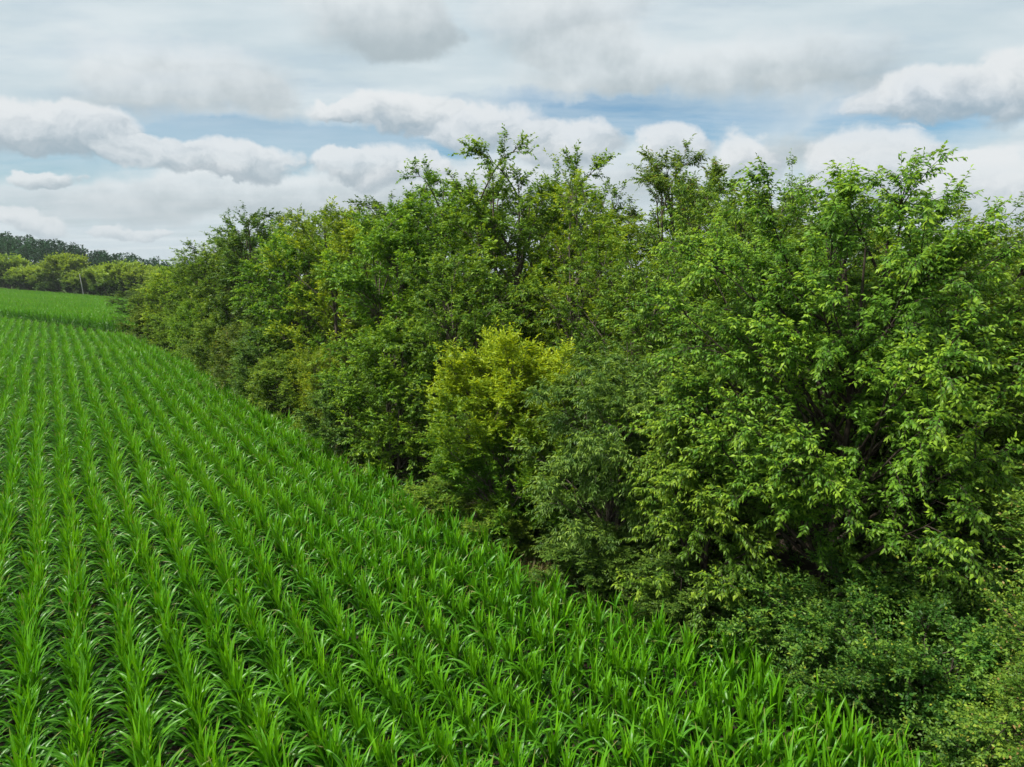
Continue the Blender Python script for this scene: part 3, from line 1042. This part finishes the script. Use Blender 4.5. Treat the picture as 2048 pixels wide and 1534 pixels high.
copy_at('broadleaf_tree', 'tree in the depth behind the left shoulder of the highest group', ms_n, -3.1, 37, 11.6, 2.8, 2.4, group=G2, rz=1.5, leaf=L_GREEN)
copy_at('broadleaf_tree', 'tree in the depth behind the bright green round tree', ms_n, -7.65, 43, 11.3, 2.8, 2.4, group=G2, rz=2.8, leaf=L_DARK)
copy_at('broadleaf_tree', 'tree in the depth behind the fresh green tree', ms_n, -13.0, 53, 10.8, 2.5, 2.4, group=G2, rz=4.4, leaf=L_MID)
copy_at('broadleaf_tree', 'tree in the depth behind the tall olive tree', ms_n, 8.5, 32, 11.3, 2.9, 2.4, group=G2, rz=5.2, leaf=L_GREEN)
copy_at('broadleaf_tree', 'tree in the depth seen through the gap right of the tall olive tree', ms_n, 11.0, 28, 10.6, 2.9, 2.4, group=G2, rz=3.0, leaf=L_MID)
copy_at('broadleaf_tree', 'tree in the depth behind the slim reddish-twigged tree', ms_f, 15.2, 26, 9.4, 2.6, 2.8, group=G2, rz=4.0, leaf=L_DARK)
copy_at('broadleaf_tree', 'tree in the depth behind the ash at the right edge', ms_f, 16.8, 22, 8.8, 2.6, 2.8, group=G2, rz=5.5, leaf=L_MID)
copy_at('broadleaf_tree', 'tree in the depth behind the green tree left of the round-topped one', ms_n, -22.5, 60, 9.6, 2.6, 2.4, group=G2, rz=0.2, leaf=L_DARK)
# --- lower storey along the field
ms_p = tree_at('bush', 'rounded brownish olive bush leaning out over the corn, left of centre', -14.6, 38.5, 4.7, 1.9, L_OLIVE, 'bush', G3,
               seed=21, stems=4, limbs=30, subs=8, sprigs=8, nleaf=8, L=0.115, W=0.4, droop=0.25, z0=0.03)[1]
copy_at('bush', 'small yellow-green bush below the tall yellowish tree', ms_p, -8.1, 30.5, 4.5, 1.4, 1.9, 'bush', G3, rz=1.0, leaf=L_YOLIVE)
ms_p3 = tree_at('bush', 'tall leafy green bush left of the yellow-green small tree', -4.3, 25.3, 5.8, 1.9, L_GREEN, 'bush', G3,
                seed=22, stems=4, limbs=32, subs=9, sprigs=8, nleaf=10, L=0.12, W=0.5, droop=0.35, z0=0.03)[1]
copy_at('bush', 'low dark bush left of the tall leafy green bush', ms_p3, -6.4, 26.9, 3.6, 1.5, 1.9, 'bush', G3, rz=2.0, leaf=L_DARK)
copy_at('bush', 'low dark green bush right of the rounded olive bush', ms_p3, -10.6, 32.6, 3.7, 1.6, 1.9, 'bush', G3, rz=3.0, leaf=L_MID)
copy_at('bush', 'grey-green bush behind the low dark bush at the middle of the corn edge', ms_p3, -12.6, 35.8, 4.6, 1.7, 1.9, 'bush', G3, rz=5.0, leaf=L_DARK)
copy_at('bush', 'bush at the corn edge, first one left of the rounded olive bush', ms_p3, -18.5, 44.5, 4.4, 1.8, 1.9, 'bush', G3, rz=0.4, leaf=L_MID)
copy_at('bush', 'bush at the corn edge, second one left of the rounded olive bush', ms_p, -22.7, 51, 4.9, 1.8, 1.9, 'bush', G3, rz=4.0, leaf=L_GREEN)
copy_at('bush', 'bush at the corn edge, third one left of the rounded olive bush', ms_p3, -28.6, 60, 3.7, 1.8, 1.9, 'bush', G3, rz=4.6, leaf=L_GREEN)
copy_at('bush', 'bush at the corn edge, fourth one left of the rounded olive bush', ms_p3, -36.2, 71, 2.3, 1.9, 1.9, 'bush', G3, rz=1.7, leaf=L_MID)
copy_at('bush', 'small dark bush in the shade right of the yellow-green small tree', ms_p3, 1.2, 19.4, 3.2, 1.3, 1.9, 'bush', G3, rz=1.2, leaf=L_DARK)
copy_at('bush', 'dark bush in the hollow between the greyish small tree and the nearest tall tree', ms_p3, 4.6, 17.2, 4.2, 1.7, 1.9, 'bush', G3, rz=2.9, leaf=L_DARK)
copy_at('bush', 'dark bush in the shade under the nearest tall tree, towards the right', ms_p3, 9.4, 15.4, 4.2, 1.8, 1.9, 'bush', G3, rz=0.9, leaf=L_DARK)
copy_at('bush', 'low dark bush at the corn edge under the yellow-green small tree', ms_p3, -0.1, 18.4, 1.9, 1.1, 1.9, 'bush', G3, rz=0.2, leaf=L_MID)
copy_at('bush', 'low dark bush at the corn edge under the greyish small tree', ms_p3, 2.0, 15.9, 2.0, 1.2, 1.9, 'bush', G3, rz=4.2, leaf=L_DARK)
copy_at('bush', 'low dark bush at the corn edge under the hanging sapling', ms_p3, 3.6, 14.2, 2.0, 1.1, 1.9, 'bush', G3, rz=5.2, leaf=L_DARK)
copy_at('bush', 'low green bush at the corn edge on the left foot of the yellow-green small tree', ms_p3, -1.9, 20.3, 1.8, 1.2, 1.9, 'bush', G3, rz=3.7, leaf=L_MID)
# --- thorn bush and brambles, bottom right
tree_at('thorn_bush', 'tall thorn bush with small brownish olive leaves at the right edge', 7.25, 7.9, 6.3, 1.1, L_THORN, 'bush', G3,
        seed=31, stems=3, limbs=40, subs=9, sprigs=10, nleaf=11, L=0.05, W=0.6, droop=0.15, lift=0.3, sub_len=0.62, sprig_len=0.22, fine=False, z0=0.05, bark=BARK2, trunk_r=0.028)
ms_s = tree_at('bramble_bush', 'dark green bramble at the bottom right, nearest the foot of the tall tree', 6.44, 12.4, 2.5, 1.3, L_SHRUB, 'bush', G3,
               seed=32, stems=5, limbs=40, subs=7, sprigs=8, nleaf=9, L=0.075, W=0.55, droop=0.25, z0=0.04, sub_len=0.5, sprig_len=0.26, ragged=0.2)[1]
ms_s2 = tree_at('bramble_bush', 'bramble with yellowish shoot tips in the middle of the bottom right thicket', 7.0, 10.7, 2.4, 1.3, L_SHRUB, 'bush', G3,
                seed=33, stems=5, limbs=40, subs=7, sprigs=8, nleaf=9, L=0.07, W=0.6, droop=0.2, lift=0.4, z0=0.04, sub_len=0.5, sprig_len=0.26, ragged=0.25)[1]
copy_at('bramble_bush', 'dark bramble at the left end of the bottom right thicket, under the hanging boughs', ms_s, 5.2, 13.3, 1.9, 1.2, 1.3, 'bush', G3, rz=1)
copy_at('bramble_bush', 'bramble behind the yellowish-tipped one, in the shade', ms_s2, 7.9, 12.0, 2.9, 1.5, 1.3, 'bush', G3, rz=2)
copy_at('bramble_bush', 'bramble at the back of the thicket near the right edge', ms_s, 9.0, 11.2, 2.9, 1.4, 1.3, 'bush', G3, rz=3)
copy_at('bramble_bush', 'low bramble against the corn at the left of the thicket', ms_s2, 6.1, 11.5, 2.0, 1.15, 1.3, 'bush', G3, rz=4)
copy_at('bramble_bush', 'bramble between the thorn bush and the yellowish-tipped one', ms_s, 7.9, 9.9, 2.6, 1.3, 1.3, 'bush', G3, rz=5)
copy_at('bramble_bush', 'low bramble in the bottom right corner against the corn', ms_s, 7.45, 9.3, 2.1, 1.1, 1.3, 'bush', G3, rz=0.5)
copy_at('bramble_bush', 'bramble at the very bottom of the right edge', ms_s2, 8.3, 8.3, 2.3, 1.1, 1.3, 'bush', G3, rz=1.5)

# ------------------------------------------------------------------ the wood behind, one mass
def build_deep_wood():
    rng = np.random.default_rng(41)
    V0, F0, Y0 = [], [], []
    o = 0
    for i in range(260):
        u = rng.uniform(-12, 105)
        w = rng.uniform(24, 62) if u < 60 else rng.uniform(14, 62)
        x, y = xy(u, w)
        if y < 14:
            continue
        g = gz(x, y)
        h = rng.uniform(6.8, 8.6) - 0.012*max(y-30, 0)
        R = rng.uniform(2.0, 2.9)
        nl = 380
        q = rng.random(nl)
        rad = R*np.sqrt(np.clip(1-((q-0.45)/0.60)**2, 0.02, 1))*rng.uniform(0.3, 1.0, nl)**0.5
        th = rng.uniform(0, 2*PI, nl)
        P = np.stack([x+rad*np.cos(th), y+rad*np.sin(th), g+h*(0.05+0.95*q)], 1)
        D = np.stack([np.cos(th), np.sin(th), rng.uniform(-0.6, 0.6, nl)], 1) + rng.normal(0, 0.4, (nl, 3))
        l = rng.uniform(0.32, 0.6, nl)
        V, F, kk = leaves(rng, P, D, l, l*0.6, 0.08, 0.06, False)
        V0.append(V)
        F0.append(F+o)
        Y0.append(np.full(len(V), rng.uniform(0, 0.5)))
        o += len(V)
    ob = obj('deep_wood', mesh_np('deep_wood', np.concatenate(V0), np.concatenate(F0), L_GREEN, {'young': np.concatenate(Y0)}))
    tag(ob, 'green mass of the wood glimpsed between the edge trees', 'wood', kind='stuff')


build_deep_wood()

# ------------------------------------------------------------------ grass along the edge
def blades(rng, P, h, wd, lean, young):
    n = len(P)
    a = rng.uniform(0, 2*PI, n)
    d = np.stack([np.cos(a), np.sin(a), np.zeros(n)], 1)
    sd = np.stack([-np.sin(a), np.cos(a), np.zeros(n)], 1)
    h = h[:, None]
    V = np.stack([P - sd*wd, P + sd*wd, P + d*h*lean*0.35 + np.array([[0, 0, 0.6]])*h + sd*wd*0.8,
                  P + d*h*lean*0.35 + np.array([[0, 0, 0.6]])*h - sd*wd*0.8, P + d*h*lean + np.array([[0, 0, 0.92]])*h], 1)
    t = np.array([[0, 1, 2], [0, 2, 3], [3, 2, 4]])
    F = (np.arange(n)*5)[:, None, None] + t[None]
    return V.reshape(-1, 3), F.reshape(-1, 3), np.repeat(young, 5)


def build_grass():
    rng = np.random.default_rng(77)
    n = 26000
    u = 2 + 92*rng.random(n)**1.5
    w = np.interp(u, EDGE_U, EDGE_W) + 0.15 + np.abs(rng.normal(0, 0.55, n))
    x, y = xy(u, w)
    P = np.stack([x, y, ground(x, y)-0.02], 1)
    dry = np.clip(0.5+0.9*np.sin(u*0.8)*np.sin(u*0.31+1) + rng.normal(0, 0.25, n), 0, 1)
    V, F, yv = blades(rng, P, rng.uniform(0.25, 0.8, n), 0.008, 0.5, dry)
    o = obj('edge_grass', mesh_np('edge_grass', V, F, GRASS, {'young': yv}))
    tag(o, 'rough dry grass between the corn and the wood', 'grass', kind='stuff')
    # grass in the ditch between the two fields
    n = 22000
    w = rng.uniform(-30, 9, n)
    s = rng.normal(1.6, 1.0, n)
    u = s*2.66 - 2.47*w + 91.8
    x, y = xy(u, w)
    P = np.stack([x, y, ground(x, y)-0.02], 1)
    V, F, yv = blades(rng, P, rng.uniform(0.3, 0.7, n), 0.018, 0.45, np.zeros(n))
    o = obj('ditch_grass', mesh_np('ditch_grass', V, F, GRASS, {'young': yv}))
    tag(o, 'dark grass in the shallow ditch between the two fields', 'grass', kind='stuff')


def build_undergrowth():
    rng = np.random.default_rng(91)
    n = 45000
    u = 0 + 90*rng.random(n)**1.7
    w = np.interp(u, EDGE_U, EDGE_W) + 0.12 + 6.0*rng.random(n)**1.5
    x, y = xy(u, w)
    mound = 0.45+0.45*np.sin(x*1.7+0.6*y)*np.sin(y*1.3-0.4*x)
    P = np.stack([x, y, ground(x, y) + 0.04 + mound*rng.random(n)], 1)
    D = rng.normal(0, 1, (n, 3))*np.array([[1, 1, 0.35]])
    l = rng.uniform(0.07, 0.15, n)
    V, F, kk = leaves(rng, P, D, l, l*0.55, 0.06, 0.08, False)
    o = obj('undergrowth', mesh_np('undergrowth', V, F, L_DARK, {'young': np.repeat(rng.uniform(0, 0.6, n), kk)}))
    tag(o, 'low leafy undergrowth on the shaded floor of the wood edge', 'undergrowth', kind='stuff')


build_undergrowth()
build_grass()

# ------------------------------------------------------------------ far treeline
def build_far():
    rng = np.random.default_rng(5)
    protos = []
    for i in range(3):
        protos.append(make_tree(60+i, 9.5, 4.6, L_FARYEL, stems=4, limbs=40, subs=8, sprigs=6, nleaf=7, L=0.45, W=0.55, droop=0.15, lift=0.55,
                                sub_len=1.5, sprig_len=0.8, z0=0.22, twigs=False, trunk_r=0.16, ragged=0.08, qc=0.55, young_top=0.75))
    azs = np.linspace(-0.635, -0.4505, 10) + rng.uniform(-0.003, 0.003, 10)
    names = ['leftmost, cut by the photo edge', 'second from the left edge', 'third from the left edge', 'fourth from the left edge',
             'just left of the leaning pole', 'just right of the leaning pole', 'second right of the leaning pole', 'third right of the leaning pole',
             'second from its right end', 'at its right end by the wood']
    for i, a in enumerate(azs):
        d = far_dist(a) + rng.uniform(-3, 3)
        x, y = d*math.sin(a), d*math.cos(a)
        ms = protos[i % 3]
        h = np.interp(a, [-0.70, -0.56, -0.42], [10.2, 10.8, 9.0])*rng.uniform(0.80, 1.16)
        g = gz(x, y)
        plant('field_edge_tree', ms, (x, y, g-0.2), 'far yellow-topped tree beyond the fields, ' + names[i], 'tree', 'yellow-topped trees of the far treeline',
              rng.uniform(0, 6), (h/9.5*rng.uniform(0.9, 1.25), h/9.5, h/9.5))
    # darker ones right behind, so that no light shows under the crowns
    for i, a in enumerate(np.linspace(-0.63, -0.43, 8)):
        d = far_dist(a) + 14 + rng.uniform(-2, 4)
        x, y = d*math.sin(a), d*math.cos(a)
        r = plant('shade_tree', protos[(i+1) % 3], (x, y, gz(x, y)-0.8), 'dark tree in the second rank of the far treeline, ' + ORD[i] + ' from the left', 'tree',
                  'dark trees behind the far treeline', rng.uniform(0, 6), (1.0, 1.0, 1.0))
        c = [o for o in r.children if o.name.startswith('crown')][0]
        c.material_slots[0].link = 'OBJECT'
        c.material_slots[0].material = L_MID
    # pine wood on the hill
    V0, F0, Y0 = [], [], []
    o = 0
    nt = 420
    for i in range(nt):
        a = rng.uniform(-0.80, -0.33)
        d = rng.uniform(335, 475)
        x, y = d*math.sin(a), d*math.cos(a)
        h = rng.uniform(9, 14)
        g = gz(x, y)
        nl = 280
        q = rng.random(nl)
        rad = h*0.20*np.sqrt(np.clip(1-((q-0.35)/0.66)**2, 0, 1))*rng.uniform(0.35, 1.0, nl)
        th = rng.uniform(0, 2*PI, nl)
        P = np.stack([x+rad*np.cos(th), y+rad*np.sin(th), g+h*(0.15+0.85*q)], 1)
        D = np.stack([np.cos(th), np.sin(th), rng.uniform(-0.1, 0.9, nl)], 1)
        l = rng.uniform(0.6, 1.2, nl)
        V, F, kk = leaves(rng, P, D, l, l*0.6, 0.1, 0.05, False)
        V0.append(V)
        F0.append(F+o)
        Y0.append(np.full(len(V), rng.uniform(0, 0.7)))
        o += len(V)
    ob = obj('pine_wood', mesh_np('pine_wood', np.concatenate(V0), np.concatenate(F0), L_PINE, {'young': np.concatenate(Y0)}))
    tag(ob, 'dark pine wood covering the far hillside', 'wood', kind='stuff')
    # leaning pole in front of the treeline
    a = math.atan2(-0.6103, 1.0175)
    d = far_dist(a) - 6
    x, y = d*math.sin(a), d*math.cos(a)
    g = gz(x, y)
    r = empty('utility_pole', (x, y, g))
    r.rotation_euler = (0, math.radians(-4.5), 0)
    tag(r, 'thin pale leaning utility pole in front of the far trees', 'pole')
    n = 7
    zs = np.linspace(-0.4, 7.4, n)
    P = np.stack([np.zeros(n), np.zeros(n), zs], 1)[None]
    V, F = tubes(P, np.linspace(0.15, 0.09, n)[None], 10)
    obj('shaft', mesh_np('pole_shaft', V, F, POLE, smooth=True), r)
    V, F = tubes(np.array([[[0, 0, -0.3], [0, 0, 0.9]]]), np.array([[0.26, 0.24]]), 8)
    obj('footing', mesh_np('pole_footing', V, F, POLE), r)


def far_dist(a):
    """distance at which the treeline is met in direction a (from straight ahead)"""
    d = np.linspace(80, 400, 1600)
    x, y = d*math.sin(a), d*math.cos(a)
    s = past_ditch(x, y) - treeline_s(x, y)
    i = int(np.argmax(s > 0))
    return float(d[i])


build_far()

# ------------------------------------------------------------------ haze


def build_haze():
    x0, x1, y0, y1, z0, z1 = -1000, 1000, -970, 1030, -62, 24
    V = np.array([(x, y, z) for x in (x0, x1) for y in (y0, y1) for z in (z0, z1)], float)
    F = np.array([(0, 1, 3, 2), (4, 6, 7, 5), (0, 4, 5, 1), (2, 3, 7, 6), (0, 2, 6, 4), (1, 5, 7, 3)])
    m, k = mat_base('haze')
    pv = k.n('ShaderNodeVolumePrincipled')
    pv.inputs['Color'].default_value = (0.86, 0.93, 1.0, 1)
    pv.inputs['Density'].default_value = 0.00013
    pv.inputs['Anisotropy'].default_value = 0.2
    o = k.n('ShaderNodeOutputMaterial')
    m.node_tree.links.new(pv.outputs[0], o.inputs['Volume'])
    ob = obj('haze', mesh_np('haze', V, F, m))
    tag(ob, 'thin summer haze over the fields and the far hill', kind='stuff')


build_haze()
